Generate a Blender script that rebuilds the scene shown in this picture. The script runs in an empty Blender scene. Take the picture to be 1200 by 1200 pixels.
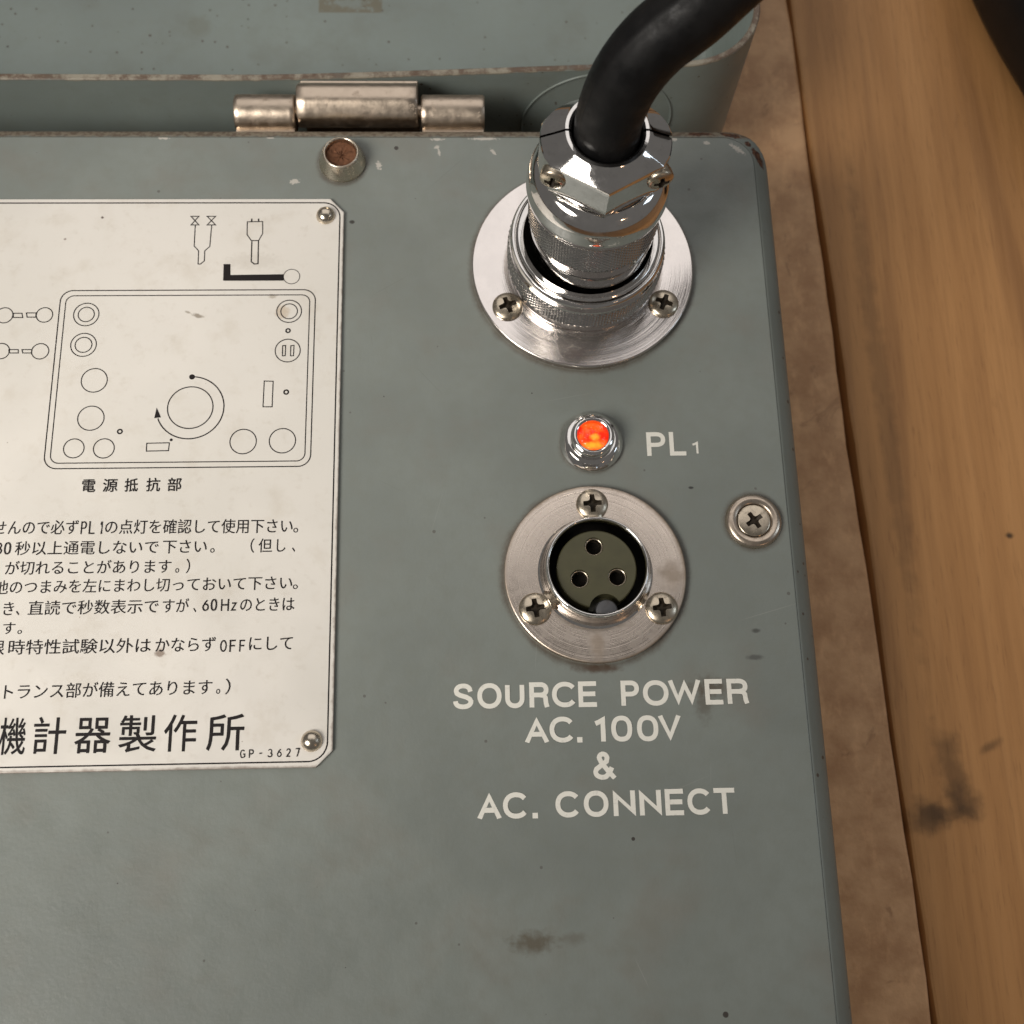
import bpy, math, random
from math import sin, cos, pi, radians, sqrt, hypot, atan2
from mathutils import Vector, Matrix

scene = bpy.context.scene
COL = scene.collection
MM = 0.001
random.seed(7)

# ------------------------------------------------------------------ camera
cd = bpy.data.cameras.new('camera')
cd.sensor_fit = 'HORIZONTAL'
cd.sensor_width = 3.6
cd.lens = 3.6 * 1400.0 / 1200.0
cd.clip_start = 0.01
cd.clip_end = 20.0
cd.dof.use_dof = True
cd.dof.focus_distance = 0.220
cd.dof.aperture_fstop = 2.7
cam = bpy.data.objects.new('camera', cd)
cam.location = (0, 0, 0.217)
cam.rotation_euler = (0.30634438, -0.03404099, -0.0225162)
COL.objects.link(cam)
scene.camera = cam

# ------------------------------------------------------------------ room light
world = bpy.data.worlds.new('World')
scene.world = world
world.use_nodes = True
bg = world.node_tree.nodes['Background']
bg.inputs[0].default_value = (1.0, 0.95, 0.90, 1)
bg.inputs[1].default_value = 0.135


def area(name, loc, target, sx, sy, power, color):
    d = bpy.data.lights.new(name, 'AREA')
    d.shape = 'RECTANGLE'
    d.size = sx
    d.size_y = sy
    d.energy = power
    d.color = color
    o = bpy.data.objects.new(name, d)
    o.location = loc
    v = Vector(target) - Vector(loc)
    o.rotation_euler = v.to_track_quat('-Z', 'Y').to_euler()
    COL.objects.link(o)
    return o


lamp_d = bpy.data.lights.new('key_spot', 'SPOT')  # unseen spot key; its aimed cone stands in for the shade at lower right
lamp_d.energy = 17.5
lamp_d.color = (1.0, 0.95, 0.88)
lamp_d.shadow_soft_size = 0.15
lamp_d.spot_size = radians(45)
lamp_d.spot_blend = 1.0
lamp_o = bpy.data.objects.new('key_spot', lamp_d)
lamp_o.location = (-0.34, -0.12, 0.37)
lamp_o.rotation_euler = (Vector((-0.078, 0.085, 0)) - lamp_o.location).to_track_quat('-Z', 'Y').to_euler()
COL.objects.link(lamp_o)
area('ceiling_light', (0.05, 1.20, 1.40), (0.02, 0.30, 0), 2.0, 1.5, 8.6, (1.0, 0.955, 0.925))

area('cool_glint_light', (0.85, 0.10, 0.62), (0.02, 0.10, 0), 0.16, 0.30, 0.55, (0.72, 0.86, 1.0))  # unseen lamp, added for a cool blue glint on the chrome
area('warm_glint_light', (0.42, -0.42, 0.40), (0.02, 0.10, 0), 0.05, 0.05, 0.10, (1.0, 0.62, 0.36))  # small unseen lamp, added for warm sparkle on the metal

scene.view_settings.view_transform = 'Standard'
scene.view_settings.look = 'None'
scene.view_settings.exposure = 0.0
scene.view_settings.gamma = 1.0

# ------------------------------------------------------------------ node helpers


class NT:
    def __init__(self, name):
        self.m = bpy.data.materials.new(name)
        self.m.use_nodes = True
        self.t = self.m.node_tree
        self.b = self.t.nodes['Principled BSDF']
        tc = self.t.nodes.new('ShaderNodeTexCoord')
        s = self.t.nodes.new('ShaderNodeVectorMath')
        s.operation = 'SCALE'
        s.inputs['Scale'].default_value = 1000.0
        self.t.links.new(tc.outputs['Object'], s.inputs[0])
        self.co = s.outputs[0]          # millimetres

    def link(self, a, b):
        if hasattr(a, 'is_output') or hasattr(a, 'links'):
            self.t.links.new(a, b)
        else:
            b.default_value = a

    def math(self, op, a, b=0.0, c=None, clamp=False):
        n = self.t.nodes.new('ShaderNodeMath')
        n.operation = op
        n.use_clamp = clamp
        self.link(a, n.inputs[0])
        self.link(b, n.inputs[1])
        if c is not None:
            self.link(c, n.inputs[2])
        return n.outputs[0]

    def noise(self, scale, detail=3, rough=0.55, vec=None, dist=0.0, stretch=None):
        n = self.t.nodes.new('ShaderNodeTexNoise')
        n.inputs['Scale'].default_value = scale
        n.inputs['Detail'].default_value = detail
        n.inputs['Roughness'].default_value = rough
        n.inputs['Distortion'].default_value = dist
        v = vec or self.co
        if stretch:
            mp = self.t.nodes.new('ShaderNodeMapping')
            mp.inputs['Scale'].default_value = stretch
            self.t.links.new(v, mp.inputs['Vector'])
            v = mp.outputs[0]
        self.t.links.new(v, n.inputs['Vector'])
        return n.outputs['Fac']

    def ramp(self, fac, lo, hi, a=0.0, b=1.0):
        n = self.t.nodes.new('ShaderNodeMapRange')
        n.interpolation_type = 'SMOOTHSTEP'
        self.link(fac, n.inputs['Value'])
        n.inputs['From Min'].default_value = lo
        n.inputs['From Max'].default_value = hi
        n.inputs['To Min'].default_value = a
        n.inputs['To Max'].default_value = b
        return n.outputs[0]

    def mix(self, fac, a, b):
        n = self.t.nodes.new('ShaderNodeMix')
        n.data_type = 'RGBA'
        self.link(fac, n.inputs[0])
        for v, s in ((a, n.inputs[6]), (b, n.inputs[7])):
            if isinstance(v, tuple):
                s.default_value = (*v, 1)
            else:
                self.t.links.new(v, s)
        return n.outputs[2]

    def spot(self, cx, cy, rx, ry, soft=0.5, wob=0.5, wscale=0.8, axis='XY', rot=0.0):
        """mask, 1 inside an ellipse with a ragged edge (a stain with its own shape)"""
        mp = self.t.nodes.new('ShaderNodeMapping')
        mp.vector_type = 'TEXTURE'
        mp.inputs['Location'].default_value = (cx, cy, 0)
        mp.inputs['Rotation'].default_value = (0, 0, rot)
        mp.inputs['Scale'].default_value = (rx, ry, 1e5)
        self.t.links.new(self.co, mp.inputs['Vector'])
        ln = self.t.nodes.new('ShaderNodeVectorMath')
        ln.operation = 'LENGTH'
        self.t.links.new(mp.outputs[0], ln.inputs[0])
        nz = self.noise(wscale, 4)
        d = self.math('MULTIPLY_ADD', self.math('SUBTRACT', nz, 0.5), wob * 3, ln.outputs['Value'])
        return self.ramp(d, 1 - soft, 1 + soft * .4, 1, 0)

    def ring(self, cx, cy, r, w, wob=0.6, wscale=0.7):
        mp = self.t.nodes.new('ShaderNodeMapping')
        mp.vector_type = 'TEXTURE'
        mp.inputs['Location'].default_value = (cx, cy, 0)
        mp.inputs['Scale'].default_value = (1, 1, 1e5)
        self.t.links.new(self.co, mp.inputs['Vector'])
        ln = self.t.nodes.new('ShaderNodeVectorMath')
        ln.operation = 'LENGTH'
        self.t.links.new(mp.outputs[0], ln.inputs[0])
        d = self.math('ABSOLUTE', self.math('SUBTRACT', ln.outputs['Value'], r))
        nz = self.math('ADD', self.noise(.16, 3), self.math('MULTIPLY', self.noise(1.7, 4, .7), .6))
        d = self.math('MULTIPLY_ADD', self.math('SUBTRACT', nz, 0.8), -w * 2.2 * wob, d)
        return self.ramp(d, -w * .4, w, 1, 0)

    def bump(self, h, strength, dist=0.0001, normal=None):
        n = self.t.nodes.new('ShaderNodeBump')
        n.inputs['Strength'].default_value = strength
        n.inputs['Distance'].default_value = dist
        self.t.links.new(h, n.inputs['Height'])
        if normal:
            self.t.links.new(normal, n.inputs['Normal'])
        return n.outputs[0]

    def out(self, color=None, rough=None, metal=None, normal=None, spec=None, coat=None):
        b = self.b
        if color is not None:
            if isinstance(color, tuple):
                b.inputs['Base Color'].default_value = (*color, 1)
            else:
                self.t.links.new(color, b.inputs['Base Color'])
        if rough is not None:
            self.link(rough, b.inputs['Roughness'])
        if metal is not None:
            self.link(metal, b.inputs['Metallic'])
        if spec is not None:
            b.inputs['Specular IOR Level'].default_value = spec
        if coat is not None:
            b.inputs['Coat Weight'].default_value = coat
            b.inputs['Coat Roughness'].default_value = 0.15
        if normal is not None:
            self.t.links.new(normal, b.inputs['Normal'])
        return self.m


RUST = (0.085, 0.038, 0.018)
PAINT = (0.178, 0.196, 0.178)


def paint_base(n, base=PAINT, lo=0.9, hi=1.08):
    big = n.noise(0.025, 3)
    fine = n.noise(0.35, 4)
    c = n.mix(n.ramp(big, 0.3, 0.7), tuple(v * lo for v in base), tuple(v * hi for v in base))
    c = n.mix(n.ramp(fine, 0.35, 0.75, 0, 0.25), c, tuple(v * 0.86 for v in (base[0] * 1.02, base[1] * .98, base[2] * .9)))
    return c


def vor_specks(n, scale, size, thr):
    v = n.t.nodes.new('ShaderNodeTexVoronoi')
    v.inputs['Scale'].default_value = scale
    n.t.links.new(n.co, v.inputs['Vector'])
    sep = n.t.nodes.new('ShaderNodeSeparateColor')
    n.t.links.new(v.outputs['Color'], sep.inputs[0])
    keep = n.math('GREATER_THAN', sep.outputs[0], thr)
    sz = n.math('MULTIPLY', sep.outputs[1], size)
    near = n.math('LESS_THAN', v.outputs['Distance'], sz)
    return n.math('MULTIPLY', keep, near)


# front panel paint
def mat_panel():
    n = NT('hammered_grey_paint')
    c = paint_base(n)
    # warm hand grime patches
    c = n.mix(n.ramp(n.noise(0.045, 4, 0.6), 0.5, 0.72, 0, 0.30), c, (0.17, 0.145, 0.115))
    c = n.mix(n.math('MULTIPLY', vor_specks(n, 0.10, 0.055, 0.3), 0.9), c, (0.03, 0.022, 0.018))
    c = n.mix(n.math('MULTIPLY', vor_specks(n, 0.23, 0.085, 0.5), 0.6), c, (0.07, 0.06, 0.05))
    c = n.mix(n.math('MULTIPLY', vor_specks(n, 0.13, 0.03, 0.75), 0.6), c, (0.42, 0.40, 0.34))
    # grime gathered round the fittings
    for cx, cy, r, w, k in ((24.45, 120.3, 22.7, 1.2, .75), (24.15, 55.9, 17.3, 1.3, .8), (55.2, 66.0, 5.6, .9, .6),
                            (24.6, 82.4, 6.0, 1.0, .6), (-24.8, 145.4, 5.1, .9, .7)):
        c = n.mix(n.math('MULTIPLY', n.ring(cx, cy, r, w), k), c, (0.065, 0.045, 0.030))
    # single stains
    for cx, cy, rx, ry, s, w, col, k in (
            (10.8, -8.9, 4.2, 1.9, .8, .5, (0.075, 0.055, 0.030), .75),
            (17.8, -8.4, 2.4, 1.2, .9, .5, (0.09, 0.07, 0.045), .4),
            (23.9, 38.2, 4.5, .9, .8, .5, (0.06, 0.032, 0.016), .85),
            (44.5, 34.4, 4.0, 2.0, .9, .6, (0.065, 0.042, 0.022), .7),
            (43.0, 31.0, 1.6, 3.0, .9, .6, (0.07, 0.05, 0.03), .5),
            (53.2, 39.8, 1.7, .55, .6, .3, (0.07, 0.07, 0.065), .8),
            (53.9, 44.8, .9, .5, .6, .3, (0.05, 0.05, 0.045), .8),
            (43.6, 73.0, .55, .3, .4, .2, (0.02, 0.02, 0.02), .9),
            (45.5, 118.5, .35, .35, .4, .2, (0.03, 0.03, 0.03), .8),
            (-22.5, 131.3, .6, .5, .4, .4, (0.02, 0.015, 0.01), .9)):
        c = n.mix(n.math('MULTIPLY', n.spot(cx, cy, rx, ry, s, w), k), c, col)
    # paint knocked off to the pale primer
    for cx, cy, rx, ry, rot in ((-34.6, 140.9, .9, .55, .2), (-5.1, 149.2, .55, .35, .4), (-4.6, 147.8, .28, .8, .1), (6.8, 148.0, .35, .8, .5),
                                (-17.2, 144.7, .5, .9, .2), (-5.0, 151.1, 1.2, .3, 0), (5.0, 151.3, 2.6, .35, 0), (45.0, 151.2, 1.0, .4, 0),
                                (58.6, 148.8, 1.7, .5, -.7), (-62, 151.3, 1.2, .25, 0), (-40, 151.4, .8, .2, 0), (52.2, 150.3, .7, .4, 0)):
        c = n.mix(n.math('MULTIPLY', n.spot(cx, cy, rx * 1.1, ry * 1.1, .3, .95, 2.2, rot=rot), .9), c, (0.46, 0.43, 0.38))
    rg = random.Random(21)
    for _ in range(15):
        cx, cy = rg.uniform(-20, 60), rg.uniform(-20, 148)
        c = n.mix(n.math('MULTIPLY', n.spot(cx, cy, rg.uniform(1.5, 6), rg.uniform(.05, .09), .5, .12, .5, rot=rg.uniform(-1.5, 1.5)), rg.uniform(.12, .3)), c, rg.choice(((.34, .34, .31), (.34, .34, .31), (.08, .08, .07))))
    h = n.math('ADD', n.noise(1.3, 3), n.math('MULTIPLY', n.noise(.25, 3), 1.5))
    return n.out(c, n.ramp(n.noise(0.12, 5, .65), .3, .7, .33, .52), 0.0, n.bump(h, 0.32, 0.00012), spec=.45)


def mat_case(name='case_paint', rust=0.5, base=PAINT):
    n = NT(name)
    c = paint_base(n, base, .88, 1.04)
    c = n.mix(n.math('MULTIPLY', vor_specks(n, 0.2, 0.07, 0.72), .8), c, (0.03, 0.018, 0.012))
    c = n.mix(n.math('MULTIPLY', vor_specks(n, 0.6, 0.22, 0.75), .8), c, (0.06, 0.035, 0.02))
    return n, c


def mat_body():
    n, c = mat_case()
    # bare rusty sheet along the back rim, ragged
    sep = n.t.nodes.new('ShaderNodeSeparateXYZ')
    n.t.links.new(n.co, sep.inputs[0])
    nz = n.noise(0.35, 5, .65)
    back = n.ramp(n.math('MULTIPLY_ADD', n.math('SUBTRACT', nz, .5), 2.0, sep.outputs[1]), 151.3, 152.2)
    c = n.mix(n.math('MULTIPLY', back, .85), c, n.mix(n.ramp(n.noise(1.2, 3), .4, .6), (0.10, 0.065, 0.04), (0.19, 0.155, 0.11)))
    for cx, cy, rx, ry, rot in ((63.2, 147.3, .9, 2.6, .45), (57.6, 152.4, 2.4, .8, -.2), (61.2, 150.3, .7, .7, 0), (51, 152.8, 3, .6, 0)):
        c = n.mix(n.spot(cx, cy, rx, ry, .3, .55, 1.2, rot=rot), c, n.mix(n.ramp(n.noise(2.0, 3), .45, .6), (0.04, 0.015, 0.008), (0.13, 0.055, 0.025)))
    h = n.noise(0.9, 3)
    return n.out(c, .42, 0, n.bump(h, .25, .00012), spec=.4)


def mat_lid():
    n, c = mat_case('lid_paint', base=(0.215, 0.250, 0.232))
    sep = n.t.nodes.new('ShaderNodeSeparateXYZ')
    n.t.links.new(n.co, sep.inputs[0])
    nz = n.noise(0.22, 5, .7)
    top = n.ramp(n.math('MULTIPLY_ADD', n.math('SUBTRACT', nz, .5), 1.6, sep.outputs[2]), -2.3, -1.75)
    rim = n.mix(n.ramp(n.noise(0.22, 6, .75), .40, .60), (0.10, 0.058, 0.034), (0.27, 0.24, 0.185))
    c = n.mix(n.math('MULTIPLY', top, .95), c, rim)
    # residue of an old sticker on the lid floor
    a = n.spot(-28.9, 223.6, 7.6, 3.2, .12, .12, 1.0)
    b = n.spot(-28.9, 223.8, 4.6, 1.5, .4, .6, .6)
    box = n.math('MULTIPLY', n.math('COMPARE', sep.outputs[0], -28.7, 8.3), n.math('COMPARE', sep.outputs[1], 224.4, 3.6))
    box = n.math('MULTIPLY', box, n.ramp(n.noise(.8, 4), .25, .5))
    box = n.math('MULTIPLY', box, n.math('SUBTRACT', 1.0, n.math('MULTIPLY', b, .8)))
    c = n.mix(n.math('MULTIPLY', box, .65), c, (0.13, 0.10, 0.05))
    c = n.mix(n.math('MULTIPLY', n.spot(-68, 216.2, 3.6, 3.6, .6, .4), .3), c, (0.13, 0.12, 0.08))
    c = n.mix(n.math('MULTIPLY', n.ramp(n.noise(.06, 5, .6), .5, .7), .22), c, (0.13, 0.125, 0.095))
    h = n.noise(0.7, 3)
    return n.out(c, n.ramp(n.noise(.1, 4), .3, .7, .34, .5), 0, n.bump(h, .25, .00012), spec=.4)


def mat_plate():
    n = NT('cream_anodised_plate')
    c = n.mix(n.ramp(n.noise(.02, 3), .3, .7), (0.63, 0.60, 0.545), (0.70, 0.665, 0.61))
    c = n.mix(n.ramp(n.noise(.12, 5, .65), .5, .75, 0, .22), c, (0.42, 0.35, 0.25))
    c = n.mix(n.ramp(n.noise(.5, 4, .6), .55, .8, 0, .2), c, (0.40, 0.34, 0.26))
    c = n.mix(n.math('MULTIPLY', vor_specks(n, .11, .035, .5), .8), c, (0.10, 0.06, 0.04))
    c = n.mix(n.math('MULTIPLY', vor_specks(n, .3, .05, .75), .5), c, (0.22, 0.16, 0.10))
    for cx, cy, rx, ry, rot, k, col in ((-52.6, 109.8, 1.2, .45, -.3, .7, (0.16, .12, .07)), (-54.6, 110.6, .6, .3, -.3, .6, (0.18, .14, .08)),
                                   (-38.0, 114.0, .9, .5, 0, .5, (0.25, .2, .13)), (-35.9, 110.6, 1.5, 1.6, 0, .5, (0.42, .30, .17)),
                                   (-55.5, 42.2, 1.1, .8, 0, .85, (0.22, .16, .12)), (-73, 132, .3, .3, 0, .9, (0.08, .05, .04)),
                                   (-80, 127, .35, .3, 0, .7, (0.15, .1, .07)), (-42, 122, 6, 2, 0, .15, (0.3, .25, .18))):
        c = n.mix(n.math('MULTIPLY', n.spot(cx, cy, rx, ry, .5, .45, 1.4, rot=rot), k), c, col)
    # grimy edge
    sep = n.t.nodes.new('ShaderNodeSeparateXYZ')
    n.t.links.new(n.co, sep.inputs[0])
    ez = n.math('MULTIPLY_ADD', n.math('SUBTRACT', n.noise(.5, 4), .5), 1.2, sep.outputs[1])
    c = n.mix(n.math('MULTIPLY', n.ramp(ez, 21.2, 21.9, 1, 0), .7), c, (0.12, 0.07, 0.045))
    ex = n.math('MULTIPLY_ADD', n.math('SUBTRACT', n.noise(.5, 4), .5), 1.0, sep.outputs[0])
    c = n.mix(n.math('MULTIPLY', n.ramp(ex, -24.5, -24.0), .6), c, (0.16, 0.11, 0.08))
    h = n.noise(.25, 4)
    return n.out(c, n.ramp(n.noise(.08, 4), .3, .7, .34, .5), 0.12, n.bump(h, .1, .0002), spec=.5)


def mat_metal(name, col, rough, rvar=.08, dirt=0.0, dirtcol=(0.10, .065, .04), bump=.05, dscale=.5, spots=(), rings=(), bscale=2.5, brushed=0.0):
    n = NT(name)
    c = n.mix(n.ramp(n.noise(.3, 4), .35, .7), tuple(v * .93 for v in col), col)
    r = n.ramp(n.noise(.6, 5, .65), .3, .7, max(rough - rvar, .02), rough + rvar)
    metal = 1.0
    if dirt:
        d = n.ramp(n.noise(dscale, 5, .7), .52, .74, 0, dirt)
        c = n.mix(d, c, dirtcol)
        r = n.math('ADD', r, n.math('MULTIPLY', d, .3))
    for cx, cy, rx, ry, rot, k in spots:
        d = n.math('MULTIPLY', n.spot(cx, cy, rx, ry, .8, .5, .6, rot=rot), k)
        c = n.mix(d, c, dirtcol)
        r = n.math('ADD', r, n.math('MULTIPLY', d, .3))
    for cx, cy, rr, w, k in rings:
        d = n.math('MULTIPLY', n.ring(cx, cy, rr, w), k)
        c = n.mix(d, c, dirtcol)
        r = n.math('ADD', r, n.math('MULTIPLY', d, .3))
    nm = n.bump(n.noise(bscale, 3), bump, .00005)
    if brushed:
        nm = n.bump(n.noise(1.0, 3, .6, stretch=(3.2, .25, 1)), brushed, .00008, nm)
    return n.out(c, r, metal, nm)


def turned(m, cx, cy, strength):
    t = m.node_tree
    b = t.nodes['Principled BSDF']
    tc = t.nodes.new('ShaderNodeTexCoord')
    mp = t.nodes.new('ShaderNodeMapping')
    mp.inputs['Location'].default_value = (-cx, -cy, 0)
    mp.inputs['Scale'].default_value = (1000, 1000, 0)
    t.links.new(tc.outputs['Object'], mp.inputs['Vector'])
    ln = t.nodes.new('ShaderNodeVectorMath')
    ln.operation = 'LENGTH'
    t.links.new(mp.outputs[0], ln.inputs[0])
    nz = t.nodes.new('ShaderNodeTexNoise')
    nz.noise_dimensions = '1D'
    nz.inputs['Scale'].default_value = 5.0
    nz.inputs['Detail'].default_value = 4
    t.links.new(ln.outputs['Value'], nz.inputs['W'])
    bp = t.nodes.new('ShaderNodeBump')
    bp.inputs['Strength'].default_value = strength
    bp.inputs['Distance'].default_value = .00005
    t.links.new(nz.outputs['Fac'], bp.inputs['Height'])
    old = b.inputs['Normal'].links[0].from_socket
    t.links.new(old, bp.inputs['Normal'])
    t.links.new(bp.outputs[0], b.inputs['Normal'])


def mat_plain(name, col, rough=.5, spec=.5, metal=0.0, var=.2, scale=.3, bump=.1):
    n = NT(name)
    c = n.mix(n.noise(scale, 4), tuple(v * (1 - var) for v in col), tuple(v * (1 + var) for v in col))
    return n.out(c, rough, metal, n.bump(n.noise(scale * 3, 3), bump, .0001), spec=spec)


def mat_print(name, col, wear=.25):
    n = NT(name)
    c = n.mix(n.ramp(n.noise(.9, 4, .7), .55, .75, 0, wear), col, tuple(v * .45 + .05 for v in col))
    return n.out(c, .6, 0, n.bump(n.noise(2, 2), .15, .00005), spec=.25)


def mat_cable():
    n = NT('black_rubber_cable')
    c = n.mix(n.ramp(n.noise(.12, 4), .4, .7), (0.004, .004, .0045), (0.009, .0085, .0085))
    c = n.mix(n.ramp(n.noise(.6, 5, .7), .58, .8, 0, .5), c, (0.022, .019, .017))
    c = n.mix(n.math('MULTIPLY', vor_specks(n, .9, .14, .85), .6), c, (.04, .037, .033))
    return n.out(c, n.ramp(n.noise(.35, 5, .7), .3, .7, .34, .62), 0, n.bump(n.noise(.5, 3), .2, .0002), spec=.3)


def mat_lens():
    n = NT('lit_orange_lens')
    f = n.noise(.42, 1, .5)
    c = n.mix(n.ramp(f, .35, .65), (0.80, .020, .004), (1.0, .10, .010))
    g = n.math('ADD', n.spot(24.9, 82.0, 1.0, .7, .8, .35, 1.2), n.spot(24.6, 80.4, 2.2, .7, .8, .4, 1.0), clamp=True)
    c = n.mix(g, c, (1.0, .30, .02))
    b = n.b
    n.t.links.new(c, b.inputs['Base Color'])
    n.t.links.new(c, b.inputs['Emission Color'])
    b.inputs['Emission Strength'].default_value = .7
    b.inputs['Roughness'].default_value = .12
    n.t.links.new(n.bump(n.noise(.9, 1), .6, .0006), b.inputs['Normal'])
    return n.m


def mat_wood(name, a, b, dark, mottled=False, stains=()):
    n = NT(name)
    if mottled:
        c = n.mix(n.ramp(n.noise(.10, 5, .6), .3, .7), a, b)
        c = n.mix(n.ramp(n.noise(.28, 5, .65, stretch=(1, .45, 1)), .48, .75, 0, .55), c, tuple(v * 1.25 for v in b))
        c = n.mix(n.ramp(n.noise(.06, 6, .7, dist=1.5), .57, .68, 0, .5), c, dark)
        h = n.noise(.5, 5)
        bs = .5
    else:
        g = n.noise(.16, 5, .6, stretch=(1.0, .035, 1), dist=.6)
        g2 = n.noise(.6, 4, .6, stretch=(1.0, .05, 1))
        c = n.mix(n.ramp(g, .3, .7), a, b)
        c = n.mix(n.ramp(g2, .4, .75, 0, .26), c, dark)
        c = n.mix(n.ramp(n.noise(.085, 3, stretch=(1.0, .06, 1), dist=.8), .52, .70, 0, .42), c, dark)
        c = n.mix(n.ramp(n.noise(1.6, 3, .6, stretch=(1.0, .07, 1)), .56, .72, 0, .4), c, dark)
        c = n.mix(n.math('MULTIPLY', vor_specks(n, .05, .03, .6), .8), c, (.05, .025, .012))
        h = g2
        bs = .35
    for cx, cy, rx, ry, rot, k in stains:
        c = n.mix(n.math('MULTIPLY', n.spot(cx, cy, rx, ry, .7, .5, .22, rot=rot), k), c, (0.035, .02, .009))
    return n.out(c, .5, 0, n.bump(h, bs, .0004), spec=.35)


M = {}
M['panel'] = mat_panel()
M['body'] = mat_body()
M['lid'] = mat_lid()
M['plate'] = mat_plate()
M['chrome'] = mat_metal('bright_chrome', (.76, .74, .72), .07, .05, .25, (.30, .28, .25), dscale=.8, bump=.06, bscale=1.5)
M['knurl'] = mat_metal('knurled_chrome', (.60, .58, .56), .17, .05, .4, (0.07, .06, .05), dscale=.3)
M['flange_big'] = mat_metal('brushed_chrome_flange', (.80, .75, .72), .13, .02, .12, (.35, .29, .24), dscale=.15, brushed=.05, bump=.02,
                            rings=((24.45, 120.3, 15.6, .8, .7), (24.45, 120.3, 22.4, .3, .5)))
M['flange_small'] = mat_metal('dull_chrome_flange', (.72, .63, .55), .27, .03, .22, (.32, .24, .17), dscale=.14, brushed=.05, bump=.02,
                              spots=((38.6, 55.2, 2.6, 3.0, 0, .6), (24.0, 42.5, 1.6, 3.5, 0, .55), (24.8, 46.0, 5, .8, 0, .6)),
                              rings=((24.15, 55.9, 10.2, 1.0, .6), (24.15, 55.9, 17.0, .8, .85)))
turned(M['flange_big'], 24.45, 120.3, .35)
turned(M['flange_small'], 24.15, 55.9, .5)
M['nickel'] = mat_metal('aged_nickel', (.62, .55, .45), .26, .08, .5, (.13, .085, .05), dscale=.6, bump=.15)
M['hinge'] = mat_metal('worn_plated_steel', (.60, .50, .40), .36, .06, .5, (.20, .14, .10), dscale=.3, bump=.35, bscale=1.3)
M['dull'] = mat_metal('dull_pewter', (.13, .13, .135), .5, .05, .3, bump=.3)
M['screw'] = mat_metal('old_screw_steel', (.60, .52, .41), .27, .07, .45, (.09, .06, .035), dscale=.9, bump=.12)
M['cup'] = mat_metal('satin_cup_metal', (.58, .49, .40), .3, .05, .4, (.14, .09, .06), dscale=.5)
M['grime'] = mat_plain('grime_in_screw_slot', (.030, .022, .014), .6, .3, .3, .4, 1.5)
M['dark_hole'] = mat_plain('black_void', (.004, .0035, .003), .8, .1)  # near-black colour standing in for shade deep in holes and gaps
M['rustfill'] = mat_plain('rusty_screw_hole', (.13, .058, .03), .8, .2, 0, .6, 1.2, 1.0)
M['insert'] = mat_plain('olive_black_phenolic', (.062, .058, .028), .34, .5, 0, .25, .4, .1)
M['white_print'] = mat_print('cream_white_print', (.72, .70, .63), .4)
M['black_print'] = mat_print('black_print', (.010, .007, .007), .12)
M['cable'] = mat_cable()
M['cable'].node_tree.nodes['Principled BSDF'].inputs['Specular IOR Level'].default_value = .24
M['lens'] = mat_lens()
M['rubber'] = mat_plain('black_rubber', (.012, .012, .012), .6, .4)
M['bag'] = mat_plain('black_leather', (.008, .007, .007), .5, .35, 0, .4, .2, .6)
M['gap'] = mat_plain('dark_subfloor', (.012, .009, .006), .9, .1)

# ------------------------------------------------------------------ mesh helpers


class MB:
    def __init__(self):
        self.v = []
        self.f = []

    def add(self, vs, fs):
        o = len(self.v)
        self.v += [tuple(p) for p in vs]
        self.f += [tuple(i + o for i in f) for f in fs]
        return self

    def grid(self, rows, closed=True):
        """rows of equal-length rings -> quads"""
        n = len(rows[0])
        vs = [p for r in rows for p in r]
        fs = []
        for i in range(len(rows) - 1):
            for j in range(n if closed else n - 1):
                k = (j + 1) % n
                fs.append((i * n + j, i * n + k, (i + 1) * n + k, (i + 1) * n + j))
        return self.add(vs, fs)

    def cap(self, ring, flip=False):
        idx = list(range(len(ring)))
        if flip:
            idx.reverse()
        return self.add(ring, [idx])

    def mesh(self, name, angle=35, smooth=True):
        me = bpy.data.meshes.new(name)
        me.from_pydata([(x * MM, y * MM, z * MM) for x, y, z in self.v], [], self.f)
        me.validate()
        if smooth:
            for p in me.polygons:
                p.use_smooth = True
            me.set_sharp_from_angle(angle=radians(angle))
        me.update()
        return me


def place(me, name, mat, parent=None, loc=(0, 0, 0), rot=None):
    o = bpy.data.objects.new(name, me)
    if mat is not None and len(me.materials) == 0:
        me.materials.append(mat)
    COL.objects.link(o)
    base = Vector((0, 0, 0))
    p = parent
    while p is not None:
        base += p.location
        p = p.parent
    o.location = Vector(loc) * MM - base
    if rot is not None:
        o.rotation_euler = rot
    o.parent = parent
    return o


def obj(mb, name, mat, parent=None, angle=35, smooth=True):
    return place(mb.mesh(name, angle, smooth), name, mat, parent)


def empty(name, loc, label=None, cat=None, parent=None):
    o = bpy.data.objects.new(name, None)
    o.empty_display_size = .01
    COL.objects.link(o)
    base = Vector((0, 0, 0))
    p = parent
    while p is not None:
        base += p.location
        p = p.parent
    o.location = Vector(loc) * MM - base
    o.parent = parent
    if label:
        o['label'] = label
        o['category'] = cat
    return o


def fillet(pts, rad, seg=3):
    """round the inner corners of an open (r, z) profile"""
    out = [pts[0]]
    for i in range(1, len(pts) - 1):
        a, b, c = (Vector(pts[i - 1]), Vector(pts[i]), Vector(pts[i + 1]))
        d1, d2 = a - b, c - b
        if d1.length < 1e-6 or d2.length < 1e-6:
            continue
        t = min(rad, d1.length * .45, d2.length * .45)
        p1, p2 = b + d1.normalized() * t, b + d2.normalized() * t
        for k in range(seg + 1):
            u = k / seg
            q = p1 * (1 - u) ** 2 + b * 2 * u * (1 - u) + p2 * u * u
            out.append((q.x, q.y))
    out.append(pts[-1])
    return out


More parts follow.
